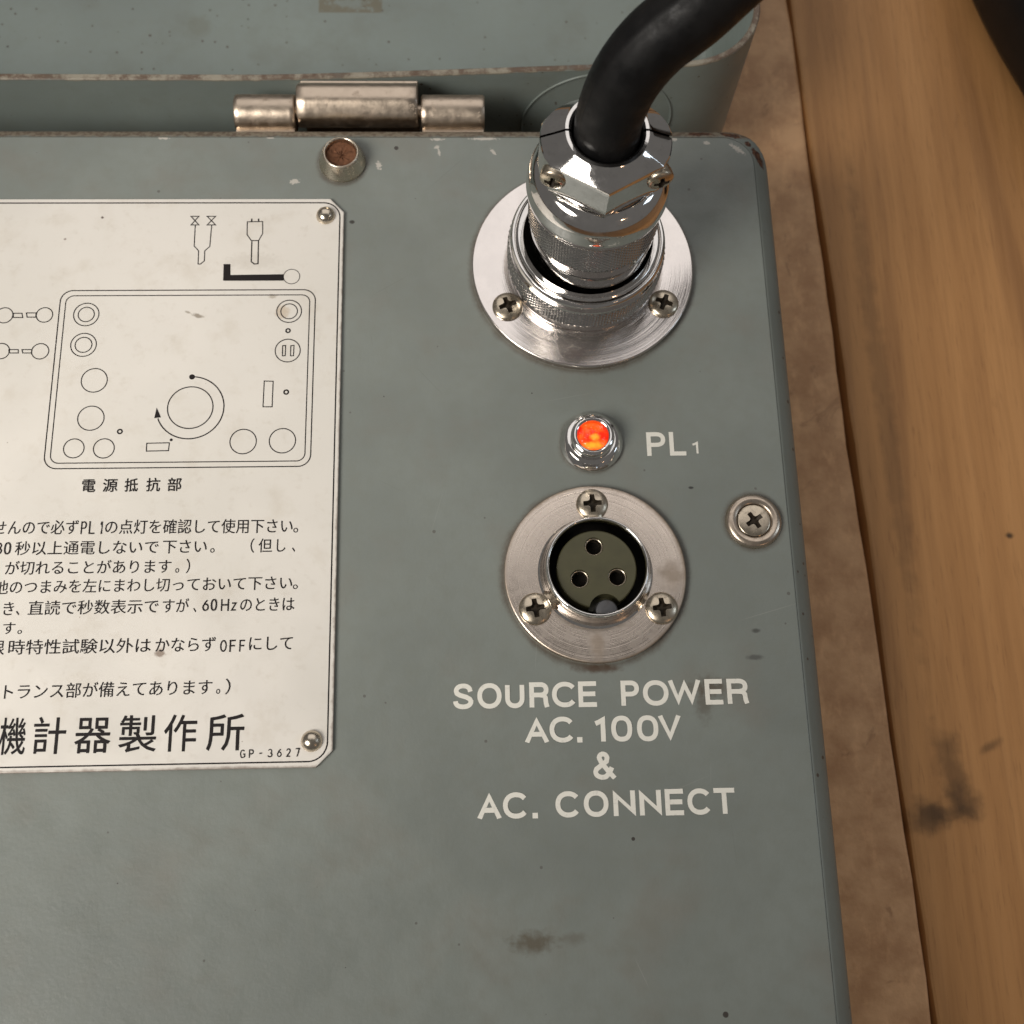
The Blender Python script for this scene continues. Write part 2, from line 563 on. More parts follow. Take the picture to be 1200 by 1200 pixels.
def lathe(mb, prof, cx, cy, n=96, rad=.15, seg=3):
    if rad:
        prof = fillet(prof, rad, seg)
    rows = [[(cx + r * cos(2 * pi * j / n), cy + r * sin(2 * pi * j / n), z) for j in range(n)] for r, z in prof]
    return mb.grid(rows)


def knurl(mb, cx, cy, r, z0, z1, pitch=1.1, depth=.28, samp=6, lean=0.0):
    cnt = round(2 * pi * r / pitch)
    n = cnt * samp
    m = max(2, round((z1 - z0) / (pitch * .78) * samp))
    tri = lambda u: min(1.0, 2.6 * abs((u % 1.0) - .5) * 0 + 2.4 * min(u % 1.0, 1 - u % 1.0))
    rows = []
    for i in range(m + 1):
        z = z0 + (z1 - z0) * i / m
        e = min(1, (z - z0) / .3, (z1 - z) / .3)
        row = []
        for j in range(n):
            u = j / samp
            v = (z - z0) / (pitch * .78)
            h = min(tri(u + v), tri(u - v))
            rr = r - depth + depth * h * max(e, 0)
            t = 2 * pi * j / n
            row.append((cx + rr * cos(t), cy + rr * sin(t), z))
        rows.append(row)
    return mb.grid(rows)


def rrect(x0, x1, y0, y1, r, n=8):
    pts = []
    for cx, cy, a0 in ((x1 - r, y1 - r, 0), (x0 + r, y1 - r, 90), (x0 + r, y0 + r, 180), (x1 - r, y0 + r, 270)):
        for k in range(n + 1):
            a = radians(a0 + 90 * k / n)
            pts.append((cx + r * cos(a), cy + r * sin(a)))
    return pts


def subdiv_ring(pts, step):
    out = []
    for i in range(len(pts)):
        a, b = pts[i], pts[(i + 1) % len(pts)]
        d = hypot(b[0] - a[0], b[1] - a[1])
        k = max(1, int(d / step))
        for j in range(k):
            out.append((a[0] + (b[0] - a[0]) * j / k, a[1] + (b[1] - a[1]) * j / k))
    return out


def ribbon(mb, pts, w, z, closed=False, zramp=False):
    n = len(pts)
    L, R = [], []
    for i in range(n):
        p = Vector(pts[i])
        a = Vector(pts[i - 1]) if (closed or i > 0) else None
        b = Vector(pts[(i + 1) % n]) if (closed or i < n - 1) else None
        if a is None:
            d = (b - p).normalized()
            m, s = Vector((-d.y, d.x)), 1
        elif b is None:
            d = (p - a).normalized()
            m, s = Vector((-d.y, d.x)), 1
        else:
            d1, d2 = (p - a), (b - p)
            if d1.length < 1e-7:
                d1 = d2
            if d2.length < 1e-7:
                d2 = d1
            d1, d2 = d1.normalized(), d2.normalized()
            n1, n2 = Vector((-d1.y, d1.x)), Vector((-d2.y, d2.x))
            m = n1 + n2
            if m.length < .2:
                m = n1
            m.normalize()
            s = 1 / max(.2, m.dot(n1))
        zz = z + (.0012 * i if zramp else 0)
        L.append((p.x + m.x * s * w / 2, p.y + m.y * s * w / 2, zz))
        R.append((p.x - m.x * s * w / 2, p.y - m.y * s * w / 2, zz))
    fs = []
    for i in range(n if closed else n - 1):
        k = (i + 1) % n
        fs.append((i, n + i, n + k, k))
    return mb.add(L + R, fs)


def frames(path):
    """parallel-transport frames"""
    out = []
    t0 = (path[1] - path[0]).normalized()
    up = Vector((0, -1, 0)) if abs(t0.y) < .9 else Vector((1, 0, 0))
    u = (up - t0 * up.dot(t0)).normalized()
    for i, p in enumerate(path):
        a = path[max(i - 1, 0)]
        b = path[min(i + 1, len(path) - 1)]
        t = (b - a).normalized()
        u = (u - t * u.dot(t)).normalized()
        out.append((p, u, t.cross(u)))
    return out


def catmull(pts, per=12):
    P = [Vector(p) for p in pts]
    P = [P[0] * 2 - P[1]] + P + [P[-1] * 2 - P[-2]]
    out = []
    for i in range(1, len(P) - 2):
        a, b, c, d = P[i - 1:i + 3]
        for k in range(per):
            t = k / per
            out.append(.5 * ((2 * b) + (c - a) * t + (2 * a - 5 * b + 4 * c - d) * t * t + (3 * b - a - 3 * c + d) * t ** 3))
    out.append(P[-2])
    return out


def tube(mb, path, r, n=32, ridge=None, r0=None):
    rows = []
    rend = r
    for i, (p, u, v) in enumerate(frames(path)):
        if r0 is not None:
            r = r0 + (rend - r0) * min(1, max(0, (i - 14) / 22))
        row = []
        for j in range(n):
            a = 2 * pi * j / n
            rr = r
            if ridge is not None:
                d = abs((a - ridge + pi) % (2 * pi) - pi)
                rr += .16 * max(0, 1 - d / .05)
            q = p + (u * cos(a) + v * sin(a)) * rr
            row.append((q.x, q.y, q.z))
        rows.append(row)
    mb.grid(rows)
    mb.cap(rows[0], True)
    mb.cap(rows[-1])
    return mb


def box(mb, x0, x1, y0, y1, z0, z1, b=.2):
    rings = []
    for z, i in ((z0, b), (z0 + b, 0), (z1 - b, 0), (z1, b)):
        rings.append([(x0 + i, y0 + i, z), (x1 - i, y0 + i, z), (x1 - i, y1 - i, z), (x0 + i, y1 - i, z)])
    mb.grid(rings)
    mb.cap(rings[0], True)
    mb.cap(rings[-1])
    return mb


def boolean_cut(base_me, cutters):
    """cut meshes out of base mesh, return the resulting mesh"""
    a = bpy.data.objects.new('work_piece', base_me)
    COL.objects.link(a)
    tmp = []
    for c in cutters:
        o = bpy.data.objects.new('cutting_tool', c)
        COL.objects.link(o)
        md = a.modifiers.new('cut', 'BOOLEAN')
        md.operation = 'DIFFERENCE'
        md.object = o
        md.solver = 'EXACT'
        tmp.append(o)
    bpy.context.view_layer.update()
    dg = bpy.context.evaluated_depsgraph_get()
    me = bpy.data.meshes.new_from_object(a.evaluated_get(dg))
    for o in tmp + [a]:
        bpy.data.objects.remove(o)
    for p in me.polygons:
        p.use_smooth = True
    me.set_sharp_from_angle(angle=radians(32))
    return me


# ------------------------------------------------------------------ lettering
DIAL_CIRCLES = [(-74.41, 110.18, 2.47, 0.2, 0), (-74.41, 110.18, 1.57, 0.2, 0), (-74.39, 103.59, 2.48, 0.2, 0), (-74.39, 103.59, 1.62, 0.2, 0), (-82.55, 110.12, 1.59, 0.2, 0), (-90.34, 110.08, 1.65, 0.2, 0), (-82.64, 102.26, 1.65, 0.2, 0), (-90.2, 102.34, 1.65, 0.2, 0), (-71.69, 96.01, 2.49, 0.2, 0), (-71.69, 88.1, 2.5, 0.2, 0), (-74.39, 81.93, 1.93, 0.2, 0), (-68.73, 81.87, 1.96, 0.2, 0), (-65.97, 85.3, 0.42, 0.3, 0), (-56.11, 83.5, 0.29, 0.2, 1), (-52.91, 96.59, 0.56, 0.2, 1), (-34.57, 110.67, 2.45, 0.2, 0), (-34.57, 110.67, 1.64, 0.2, 0), (-34.64, 106.42, 0.4, 0.3, 0), (-34.56, 102.11, 2.45, 0.2, 0), (-34.56, 93.24, 0.42, 0.3, 0), (-42.42, 83.03, 2.51, 0.2, 0), (-34.93, 83.12, 2.51, 0.2, 0), (-34.33, 118.41, 1.63, 0.14, 0), (-52.88, 90.15, 4.35, 0.22, 0)]
DIAGRAM_LINES = [([(-60.69, 82.84), (-56.43, 82.9), (-56.49, 81.3), (-60.67, 81.24)], 1, 0.2), ([(-35.58, 103.16), (-35.0, 103.22), (-35.01, 101.0), (-35.56, 100.97)], 1, 0.2), ([(-33.98, 103.15), (-33.37, 103.21), (-33.39, 100.99), (-33.97, 100.96)], 1, 0.2), ([(-38.89, 95.62), (-37.16, 95.55), (-37.17, 90.17), (-38.92, 90.19)], 1, 0.2), ([(-55.16, 132.22), (-53.58, 132.22), (-55.04, 130.23), (-53.47, 130.23)], 1, 0.2), ([(-51.9, 132.22), (-50.2, 132.21), (-51.8, 130.22), (-50.09, 130.22)], 1, 0.2), ([(-54.19, 130.23), (-54.14, 125.38), (-53.2, 124.31), (-53.13, 121.3), (-52.66, 121.29), (-51.92, 122.0), (-51.95, 124.31), (-51.0, 125.27), (-50.88, 130.22)], 0, 0.2), ([(-43.71, 130.93), (-40.61, 131.0), (-40.5, 128.22), (-41.25, 126.6), (-42.73, 126.6), (-43.64, 127.97)], 1, 0.2), ([(-42.85, 131.66), (-42.82, 130.93)], 0, 0.3), ([(-41.46, 131.65), (-41.43, 130.93)], 0, 0.3), ([(-42.61, 126.6), (-42.53, 121.79), (-41.88, 121.26), (-41.16, 121.33), (-41.28, 126.6)], 0, 0.24), ([(-88.63, 110.52), (-86.97, 110.51), (-86.71, 109.58), (-88.54, 109.59)], 1, 0.2), ([(-86.08, 110.58), (-84.19, 110.57), (-84.23, 109.64), (-85.89, 109.65)], 1, 0.2), ([(-88.69, 102.66), (-86.88, 102.65), (-86.81, 101.92), (-88.61, 101.93)], 1, 0.2), ([(-86.19, 102.64), (-84.25, 102.63), (-84.28, 101.9), (-85.95, 101.91)], 1, 0.2)]
HANDLE_BAR = [(-48.04, 121.28), (-46.66, 121.27), (-46.54, 118.81), (-35.94, 118.94), (-35.89, 117.5), (-47.94, 117.51)]
ARROW = [(-59.3, 90.19), (-58.35, 88.16), (-59.64, 87.99)]
PLATE_TEXT = [('せんので必ず', -87.85, 64.91, -72.19, 64.82, 2.66), ('の点灯を確認して使用下さい', -67.24, 64.8, -32.44, 64.6, 2.66), ('。', -32.28, 64.6, -31.41, 64.59, 2.68), ('秒以上通電しないで', -83.43, 60.9, -57.14, 60.88, 2.55), ('下さい', -56.35, 60.88, -48.23, 60.87, 2.56), ('。', -47.55, 60.87, -46.76, 60.87, 2.57), ('（', -40.14, 60.87, -39.43, 60.87, 2.57), ('但', -38.64, 60.87, -36.15, 60.86, 2.57), ('し', -35.24, 60.86, -33.66, 60.86, 2.58), ('、', -32.4, 60.86, -31.84, 60.86, 2.57), ('が切れることがあります', -84.85, 57.15, -54.55, 57.11, 2.52), ('。', -53.77, 57.11, -53.06, 57.11, 2.53), ('）', -51.81, 57.1, -51.11, 57.1, 2.54), ('他のつまみを左にまわし切', -86.48, 53.52, -54.64, 53.62, 2.49), ('っておいて下さい', -54.02, 53.62, -32.16, 53.69, 2.51), ('。', -32.01, 53.69, -31.14, 53.69, 2.52), ('き', -84.37, 49.49, -82.53, 49.5, 2.56), ('、', -82.07, 49.5, -81.46, 49.5, 2.55), ('直読で秒数表示で', -79.93, 49.51, -56.39, 49.56, 2.55), ('すが', -55.62, 49.57, -50.89, 49.58, 2.56), ('、', -50.05, 49.58, -49.51, 49.58, 2.57), ('のときは', -41.52, 49.6, -31.64, 49.63, 2.57), ('す', -84.08, 46.04, -81.92, 46.03, 2.21), ('。', -81.42, 46.02, -80.65, 46.02, 2.21), ('限', -85.89, 42.29, -83.47, 42.29, 2.58), ('時特性試験以外は', -82.71, 42.29, -57.29, 42.3, 2.58), ('かならず', -56.45, 42.3, -45.65, 42.31, 2.6), ('にして', -39.57, 42.31, -31.71, 42.32, 2.6), ('トランス部が備えてあります', -82.63, 34.21, -45.85, 34.5, 2.6), ('。', -45.09, 34.51, -44.41, 34.52, 2.62), ('）', -43.49, 34.52, -42.58, 34.53, 2.62)]
PLATE_BOLD = [('機', -82.65, 24.51, -78.07, 24.51, 6.13), ('計', -76.74, 24.51, -71.11, 24.51, 6.14), ('器', -69.48, 24.52, -63.23, 24.52, 6.14), ('製', -61.75, 24.52, -55.19, 24.52, 6.15), ('作', -53.85, 24.52, -48.17, 24.52, 6.16), ('所', -46.3, 24.52, -39.78, 24.52, 6.17), ('電', -72.17, 73.09, -69.72, 73.1, 2.49), ('源', -68.29, 73.11, -65.59, 73.11, 2.48), ('抵', -64.22, 73.12, -61.77, 73.13, 2.49), ('抗', -60.18, 73.13, -57.63, 73.14, 2.5), ('部', -56.19, 73.15, -53.64, 73.16, 2.49)]
PANEL_TEXT = [[('S', -2.55, 31.18, 3.66, 4.65), ('O', 1.85, 31.19, 4.4, 4.64), ('U', 6.89, 31.19, 3.52, 4.65), ('R', 11.3, 31.19, 3.63, 4.66), ('C', 15.42, 31.19, 4.33, 4.66), ('E', 20.24, 31.19, 3.54, 4.67), ('P', 28.02, 31.2, 3.36, 4.67), ('O', 32.07, 31.2, 4.7, 4.67), ('W', 36.82, 31.2, 5.85, 4.68), ('E', 43.46, 31.21, 3.48, 4.68), ('R', 47.53, 31.21, 3.98, 4.68)], [('A', 10.4, 24.89, 4.13, 4.64), ('C', 14.77, 24.87, 4.34, 4.66), ('.', 19.74, 24.86, 0.88, 4.66), ('1', 22.82, 24.85, 2.29, 4.66), ('0', 25.94, 24.85, 3.82, 4.66), ('0', 30.64, 24.83, 3.87, 4.67), ('V', 34.66, 24.82, 3.92, 4.67)], [('&', 22.24, 18.2, 4.11, 4.95)], [('A', 1.67, 11.78, 4.05, 4.55), ('C', 6.1, 11.78, 4.29, 4.55), ('.', 11.34, 11.78, 0.86, 4.55), ('C', 15.4, 11.78, 4.21, 4.55), ('O', 20.43, 11.78, 4.41, 4.56), ('N', 25.7, 11.77, 3.94, 4.57), ('N', 30.36, 11.77, 3.9, 4.57), ('E', 34.93, 11.77, 3.52, 4.58), ('C', 38.93, 11.77, 4.1, 4.58), ('T', 43.52, 11.77, 4.1, 4.58)], [('P', 35.5, 79.55, 3.7, 4.97), ('L', 39.95, 79.6, 3.43, 4.98)], [('1', 44.37, 79.99, 1.34, 2.57)]]
PLATE_LATIN = [[('P', -71.72, 64.84, 1.1, 2.5), ('L', -70.23, 64.83, 1.18, 2.5), ('1', -68.18, 64.82, 0.47, 2.5)], [('3', -87.28, 61.08, 1.55, 2.38), ('0', -85.42, 61.06, 1.25, 2.38)], [('6', -48.41, 49.83, 1.21, 2.25), ('0', -46.89, 49.84, 1.16, 2.25)], [('H', -45.03, 49.81, 1.48, 2.25), ('z', -43.16, 49.83, 1.01, 2.25)], [('O', -44.8, 42.21, 1.23, 2.2), ('F', -43.11, 42.2, 1.16, 2.21), ('F', -41.34, 42.2, 1.08, 2.2)], [('G', -40.31, 23.13, 0.94, 1.49), ('P', -38.75, 23.14, 0.85, 1.49), ('-', -37.03, 23.16, 0.69, 1.49), ('3', -35.47, 23.17, 0.88, 1.49), ('6', -33.81, 23.19, 0.84, 1.49), ('2', -32.19, 23.2, 0.79, 1.49), ('7', -30.62, 23.22, 0.84, 1.49)]]



def arc(cx, cy, rx, ry, a0, a1, n=14, e=2.0):
    out = []
    for k in range(n + 1):
        a = radians(a0 + (a1 - a0) * k / n)
        c, s = cos(a), sin(a)
        out.append((cx + rx * math.copysign(abs(c) ** (2 / e), c), cy + ry * math.copysign(abs(s) ** (2 / e), s)))
    return out


# strokes in a unit box: (points, closed)
GLYPH = {
    'O': [(arc(.5, .5, .5, .5, 0, 352, 30, 2.15), 1)],
    '0': [(arc(.5, .5, .5, .5, 0, 352, 30, 2.4), 1)],
    'C': [(arc(.5, .5, .5, .5, 38, 322, 26, 2.15), 0)],
    'G': [(arc(.5, .5, .5, .5, 42, 300, 24, 2.2) + [(1, .12), (1, .46), (.58, .46)], 0)],
    'S': [([(.97, .72)] + arc(.5, .745, .45, .255, 20, 180, 12, 2.2) + [(.1, .64), (.3, .55), (.7, .46), (.93, .36)] + arc(.5, .26, .5, .26, 0, -165, 14, 2.2) + [(.0, .27)], 0)],
    'U': [([(0, 1)] + arc(.5, .36, .5, .36, 180, 360, 16, 2.2) + [(1, 1)], 0)],
    'R': [([(0, -.09), (0, 1)] + [(.55, 1)] + arc(.58, .75, .38, .25, 90, -90, 12, 2.2) + [(.05, .5)], 0), ([(.5, .5), (.8, .47), (.9, .36), (.93, .1), (1, -.09)], 0)],
    'P': [([(0, -.09), (0, 1)] + [(.5, 1)] + arc(.55, .73, .45, .27, 90, -90, 12, 2.2) + [(.05, .46)], 0)],
    'E': [([(1.08, 1), (0, 1), (0, 0), (1.08, 0)], 0), ([(.05, .51), (1.0, .51)], 0)],
    'F': [([(1.08, 1), (0, 1), (0, -.09)], 0), ([(.05, .5), (.95, .5)], 0)],
    'W': [([(-.02, 1.09), (.25, .0), (.5, 1.0), (.75, 0), (1.02, 1.09)], 0)],
    'A': [([(-.05, -.09), (.5, 1.0), (1.05, -.09)], 0), ([(.2, .30), (.8, .30)], 0)],
    'V': [([(-.05, 1.09), (.5, 0.0), (1.05, 1.09)], 0)],
    'N': [([(0, -.09), (0, .98), (1, .02), (1, 1.09)], 0)],
    'H': [([(0, -.09), (0, 1.09)], 0), ([(1, -.09), (1, 1.09)], 0), ([(0, .5), (1, .5)], 0)],
    'T': [([(-.08, 1), (1.08, 1)], 0), ([(.5, 1), (.5, -.09)], 0)],
    'L': [([(0, 1.09), (0, 0), (1.08, 0)], 0)],
    '1': [([(-.1, .76), (.45, .84), (.85, 1.02), (.85, -.09)], 0)],
    '.': [([(.5, -.5), (.5, 1.5)], 0)],
    '-': [([(0, .5), (1, .5)], 0)],
    '7': [([(0, 1), (1, 1), (.4, -.09)], 0)],
    '2': [(arc(.5, .72, .48, .28, 170, -20, 14) + [(.8, .5), (.05, 0), (1.05, 0)], 0)],
    '3': [(arc(.48, .74, .44, .26, 160, -80, 14), 0), (arc(.48, .26, .5, .27, 80, -165, 16), 0)],
    '6': [([(.82, .98), (.3, .68), (.06, .4)], 0), (arc(.5, .3, .5, .3, 0, 350, 20), 1)],
    'z': [([(0, .66), (1, .66), (0, 0), (1.05, 0)], 0)],
    '&': [([(1.08, -.05), (.75, .25), (.38, .63), (.28, .8)] + arc(.48, .82, .22, .18, 170, 0, 10) + [(.66, .68), (.38, .52), (.1, .36)] + arc(.42, .22, .38, .22, 165, 300, 10) + [(.78, .16), (.95, .42)], 0)],
}


for _g in 'CG':      # open letters fill their whole width
    _mx = max(u for u, v in GLYPH[_g][0][0])
    GLYPH[_g] = [([(u / _mx, v) for u, v in GLYPH[_g][0][0]], 0)]


def stroke_text(mb, row, sw, z):
    k = 0
    for ch, x, y, w, h in row:
        s = sw
        if ch == '.':
            k += 1
            s2 = sw * 1.1
            ribbon(mb, [(x + w / 2, y - .02), (x + w / 2, y + s2)], s2, z)
            continue
        if h < 2.8:
            s = min(sw, h * .16)
        for pts, closed in GLYPH[ch]:
            q = [(x + s / 2 + u * (w - s), y + s / 2 + v * (h - s)) for u, v in pts]
            i0 = len(mb.v)
            ribbon(mb, q, s, z + .04 * (k % 3), closed, not closed)
            for i in range(i0, len(mb.v)):
                px_, py_, pz_ = mb.v[i]
                mb.v[i] = (px_, min(max(py_, y), y + h), pz_)
            k += 1


_txt = {}


def glyph_mesh(s, off=0.0):
    key = (s, off)
    if key not in _txt:
        c = bpy.data.curves.new('text_source', 'FONT')
        c.body = s
        c.resolution_u = 3
        c.offset = off
        o = bpy.data.objects.new('text_source', c)
        COL.objects.link(o)
        bpy.context.view_layer.update()
        dg = bpy.context.evaluated_depsgraph_get()
        me = bpy.data.meshes.new_from_object(o.evaluated_get(dg))
        vs = [(v.co.x, v.co.y) for v in me.vertices]
        fs = [tuple(p.vertices) for p in me.polygons]
        bpy.data.objects.remove(o)
        bpy.data.meshes.remove(me)
        bpy.data.curves.remove(c)
        _txt[key] = (vs, fs)
    return _txt[key]


def font_text(mb, seg, z, off=0.0, ref='国'):
    s, x0, y0, x1, y1, h = seg
    vs, fs = glyph_mesh(s, off)
    rv, _ = glyph_mesh(ref)
    ry0, ry1 = min(v[1] for v in rv), max(v[1] for v in rv)
    ax, bx = min(v[0] for v in vs), max(v[0] for v in vs)
    sy = h / (ry1 - ry0)
    sx = (x1 - x0) / (bx - ax)
    out = []
    for u, v in vs:
        X = x0 + (u - ax) * sx
        Y = y0 + (y1 - y0) * (X - x0) / (x1 - x0) + (v - ry0) * sy
        out.append((X, Y, z))
    mb.add(out, fs)


# ================================================================== FLOOR
GZ = -50.0
floor = empty('floor', (100, 100, GZ))
floor['kind'] = 'structure'
ang = radians(-1.5)


def plank(x0, x1, y0, y1, mat):
    mb = MB()
    bvl = .8
    rings = []
    for z, i in ((GZ - 18, 0), (GZ - bvl, 0), (GZ - bvl * .3, bvl * .3), (GZ, bvl)):
        wv = lambda y, q: .28 * sin(y * .031 + q) + .2 * sin(y * .083 + 2 * q) + .12 * sin(y * .29 + q)
        NY = 220
        ys = [y0 + i + (y1 - y0 - 2 * i) * k / NY for k in range(NY + 1)]
        rings.append([(x1 - i + wv(y, 1.3), y, z) for y in ys] + [(x0 + i + wv(y, 4.1), y, z) for y in reversed(ys)])
    mb.grid(rings)
    mb.cap(rings[-1])
    # turn about the seam point
    cx, cy = 93.4, 100.0
    mb.v = [(cx + (x - cx) * cos(-ang) - (y - cy) * sin(-ang), cy + (x - cx) * sin(-ang) + (y - cy) * cos(-ang), z) for x, y, z in mb.v]
    return obj(mb, 'plank', mat, floor, 30)


woodR = mat_wood('honey_pine_board', (.41, .20, .070), (.50, .254, .094), (.225, .102, .036),
                 stains=((100.6, 13.2, 5.0, 4.2, .3, .62), (107.6, 23, 3.6, 10.5, .15, .5), (109.0, 15.6, 5.2, 4.4, 0, .5), (105, 14, 7, 2.2, 0, .45), (117, 28, 3.0, 1.2, .5, .5),
                         (128.6, 77, 1.1, .9, 0, .9), (102.5, 115, 2.6, 70, .02, .3)))
woodL = mat_wood('mottled_tan_board', (.44, .236, .112), (.63, .375, .195), (.225, .11, .05), mottled=True)
woodB = mat_wood('brown_pine_board', (.47, .235, .09), (.57, .30, .12), (.12, .06, .025))
W = 165.0
seam = 93.4
for k in range(-4, 5):
    x0 = seam + k * W if k >= 0 else seam + (k * W)
    m = woodR if k == 0 else (woodL if k == -1 else woodB)
    plank(x0 + .55, x0 + W - .55, -900, 1300, m)
sub = MB()
sub.add([(-800, -1000, GZ - 19), (1200, -1000, GZ - 19), (1200, 1400, GZ - 19), (-800, 1400, GZ - 19)], [(0, 1, 2, 3)])
so = obj(sub, 'subfloor', M['gap'], floor, smooth=False)

# ================================================================== INSTRUMENT CASE
case = empty('instrument_case', (-68, 40, GZ), 'grey painted steel instrument case with open lid, cream information plate, sockets and glowing orange lamp', 'instrument')

PX0, PX1, PY0, PY1 = -200.0, 62.0, -85.0, 151.7
BX0, BX1, BY0, BY1 = -203.8, 65.7, -88.5, 153.7

# front panel: one sheet with a rounded edge
mb = MB()
rings = []
for z, i in ((-1.6, 0.0), (-.25, 0.0), (-.07, .07), (0, .25)):
    rings.append([(x, y, z) for x, y in subdiv_ring(rrect(PX0 + i, PX1 - i, PY0 + i, PY1 - i, 6.5 - i, 10), 8)])
n0 = min(len(r) for r in rings)
base = rrect(PX0, PX1, PY0, PY1, 6.5, 10)
rings = []
for z, i in ((-1.6, 0.0), (-.25, 0.0), (-.07, .07), (0, .25)):
    rings.append([(x, y, z) for x, y in rrect(PX0 + i, PX1 - i, PY0 + i, PY1 - i, 6.5 - i, 10)])
mb.grid(rings)
mb.cap(rings[-1])
panel = obj(mb, 'front_panel', M['panel'], case, 40)

# case body: rolled rim round the panel, walls, bottom
mb = MB()


def case_ring(t, z, extra=0.0):
    """t=0 at the panel edge, t=1 at the outer wall"""
    l = lambda a, b: a + (b - a) * t
    pts = rrect(l(PX0 - .03, BX0) - extra, l(PX1 + .03, BX1) + extra, l(PY0 - .03, BY0) - extra, l(PY1 + .03, BY1) + extra, l(6.6, 9.0), 10)
    out = []
    for x, y in pts:
        k = min(1, max(0, (y - 145.5) / 6))
        out.append((x, y, z * (1 - .72 * k) if z > -5 else z))
    return out


rings = [case_ring(0, -1.7), case_ring(0.0, -.12), case_ring(.05, -.16), case_ring(.14, -.38), case_ring(.45, -1.25), case_ring(.80, -2.4), case_ring(.95, -3.2), case_ring(1, -4.4),
         case_ring(1, -42.5), case_ring(.97, -44), case_ring(.8, -45), case_ring(.6, -45.2)]
mb.grid(list(reversed(rings)))
mb.cap(rings[-1], True)
body = obj(mb, 'case_body', M['body'], case, 40)
for fx, fy in ((-185, -70), (48, -70), (-185, 135), (48, 135)):
    mb = MB()
    lathe(mb, [(0.01, GZ), (7, GZ), (8, GZ + .8), (8, -45.1), (0.01, -45.1)], fx, fy, 32, .3)
    obj(mb, 'rubber_foot', M['rubber'], case)

# lid: open tray lying behind the case, its near rim slightly bent
LX0, LX1, LY0, LY1 = -205.0, 67.3, 167.1, 402.0


def bend(x, y):
    t = min(1, max(0, (x + 42) / 98))
    return y + 4.3 * t ** 1.15 * max(0, 1 - (y - LY0) / 120)


def lid_ring(i, z, r):
    pts = subdiv_ring(rrect(LX0 + i, LX1 - i, LY0 + i, LY1 - i, max(r, .6), 12), 9)
    return [(x, bend(x, y), z + .35 * sin(x * .045 + 1.0)) for x, y in pts]


def lid_ring_n(i, z, r):
    # same vertex count for every ring: subdivide the reference ring parametrically
    ref = rrect(0, 1, 0, 1, .0001, 12)
    pts = rrect(LX0 + i, LX1 - i, LY0 + i, LY1 - i, max(r, .6), 12)
    out = []
    n = len(pts)
    for k in range(n):
        a, b = pts[k], pts[(k + 1) % n]
        corner_end = (k % 13 == 12)
        m = 28 if corner_end else 1
        for j in range(m):
            out.append((a[0] + (b[0] - a[0]) * j / m, a[1] + (b[1] - a[1]) * j / m))
    return [(x, bend(x, y), z) for x, y in out]


mb = MB()
RZ = -1.6
LR = 17.0
rr = [lid_ring_n(3.0, -45.8, LR - 3), lid_ring_n(.9, -45.0, LR - 1), lid_ring_n(.0, -42.5, LR), lid_ring_n(0, -30, LR), lid_ring_n(0, -15, LR), lid_ring_n(0, RZ - .25, LR), lid_ring_n(.25, RZ, LR - .25),
      lid_ring_n(1.25, RZ, LR - 1.25), lid_ring_n(1.5, RZ - .25, LR - 1.5), lid_ring_n(1.5, -15, LR - 1.5), lid_ring_n(1.5, -30, LR - 1.5), lid_ring_n(1.5, -40.5, LR - 1.5), lid_ring_n(1.9, -42.5, LR - 1.9), lid_ring_n(2.8, -43.9, LR - 2.8), lid_ring_n(4.6, -44.4, LR - 4.6)]
mb.grid(rr)
mb.cap(rr[0], True)
mb.cap(rr[-1])
lid = obj(mb, 'lid', M['lid'], case, 40)
# ring pressed into the lid's back wall
mb = MB()
cxr, czr, rr_ = 31.5, -20.5, 17.4
path = [Vector((cxr + rr_ * cos(a), bend(cxr + rr_ * cos(a), LY0) - .1, czr + rr_ * sin(a))) for a in [2 * pi * k / 64 for k in range(65)]]
tube(mb, path, .24, 8)
obj(mb, 'pressed_ring', M['lid'], lid)

# hinge
hinge = empty('hinge', (-21, 159.5, -1), parent=case)


def knuckle(x0, x1, cy, cz, r, leaf, name='knuckle', facets=0):
    mb = MB()
    prof = []
    if facets:
        for k in range(facets):
            a = radians(22 + 360 * k / facets)
            prof.append((cy + r * 1.03 * cos(a), cz + r * 1.03 * sin(a)))
        # round the facet corners
        q = []
        m = len(prof)
        for k in range(m):
            a, b, c = Vector(prof[k - 1]), Vector(prof[k]), Vector(prof[(k + 1) % m])
            p1, p2 = b.lerp(a, .28), b.lerp(c, .28)
            for j in range(4):
                u = j / 3
                w = p1 * (1 - u) ** 2 + b * 2 * u * (1 - u) + p2 * u * u
                q.append((w.x, w.y))
        prof = q
    else:
        for k in range(40):
            a = 2 * pi * k / 40
            prof.append((cy + r * cos(a), cz + r * sin(a)))
    rings = []
    N = 14
    for x, s in [(x0, .93), (x0 + .3, 1)] + [(x0 + .3 + (x1 - x0 - .6) * k / N, 1) for k in range(1, N)] + [(x1 - .3, 1), (x1, .93)]:
        wob = .05 * sin(x * 1.7 + cz)
        rings.append([(x, cy + (y - cy) * s * (1 + wob * .1), cz + (z - cz) * s * (1 + wob * .1)) for y, z in prof])
    mb.grid(rings)
    mb.cap(rings[0], True)
    mb.cap(rings[-1])
    y0, y1, z0, z1 = leaf
    box(mb, x0 + .1, x1 - .1, y0, y1, z0, z1, .15)
    return obj(mb, name, M['hinge'], hinge, 50)


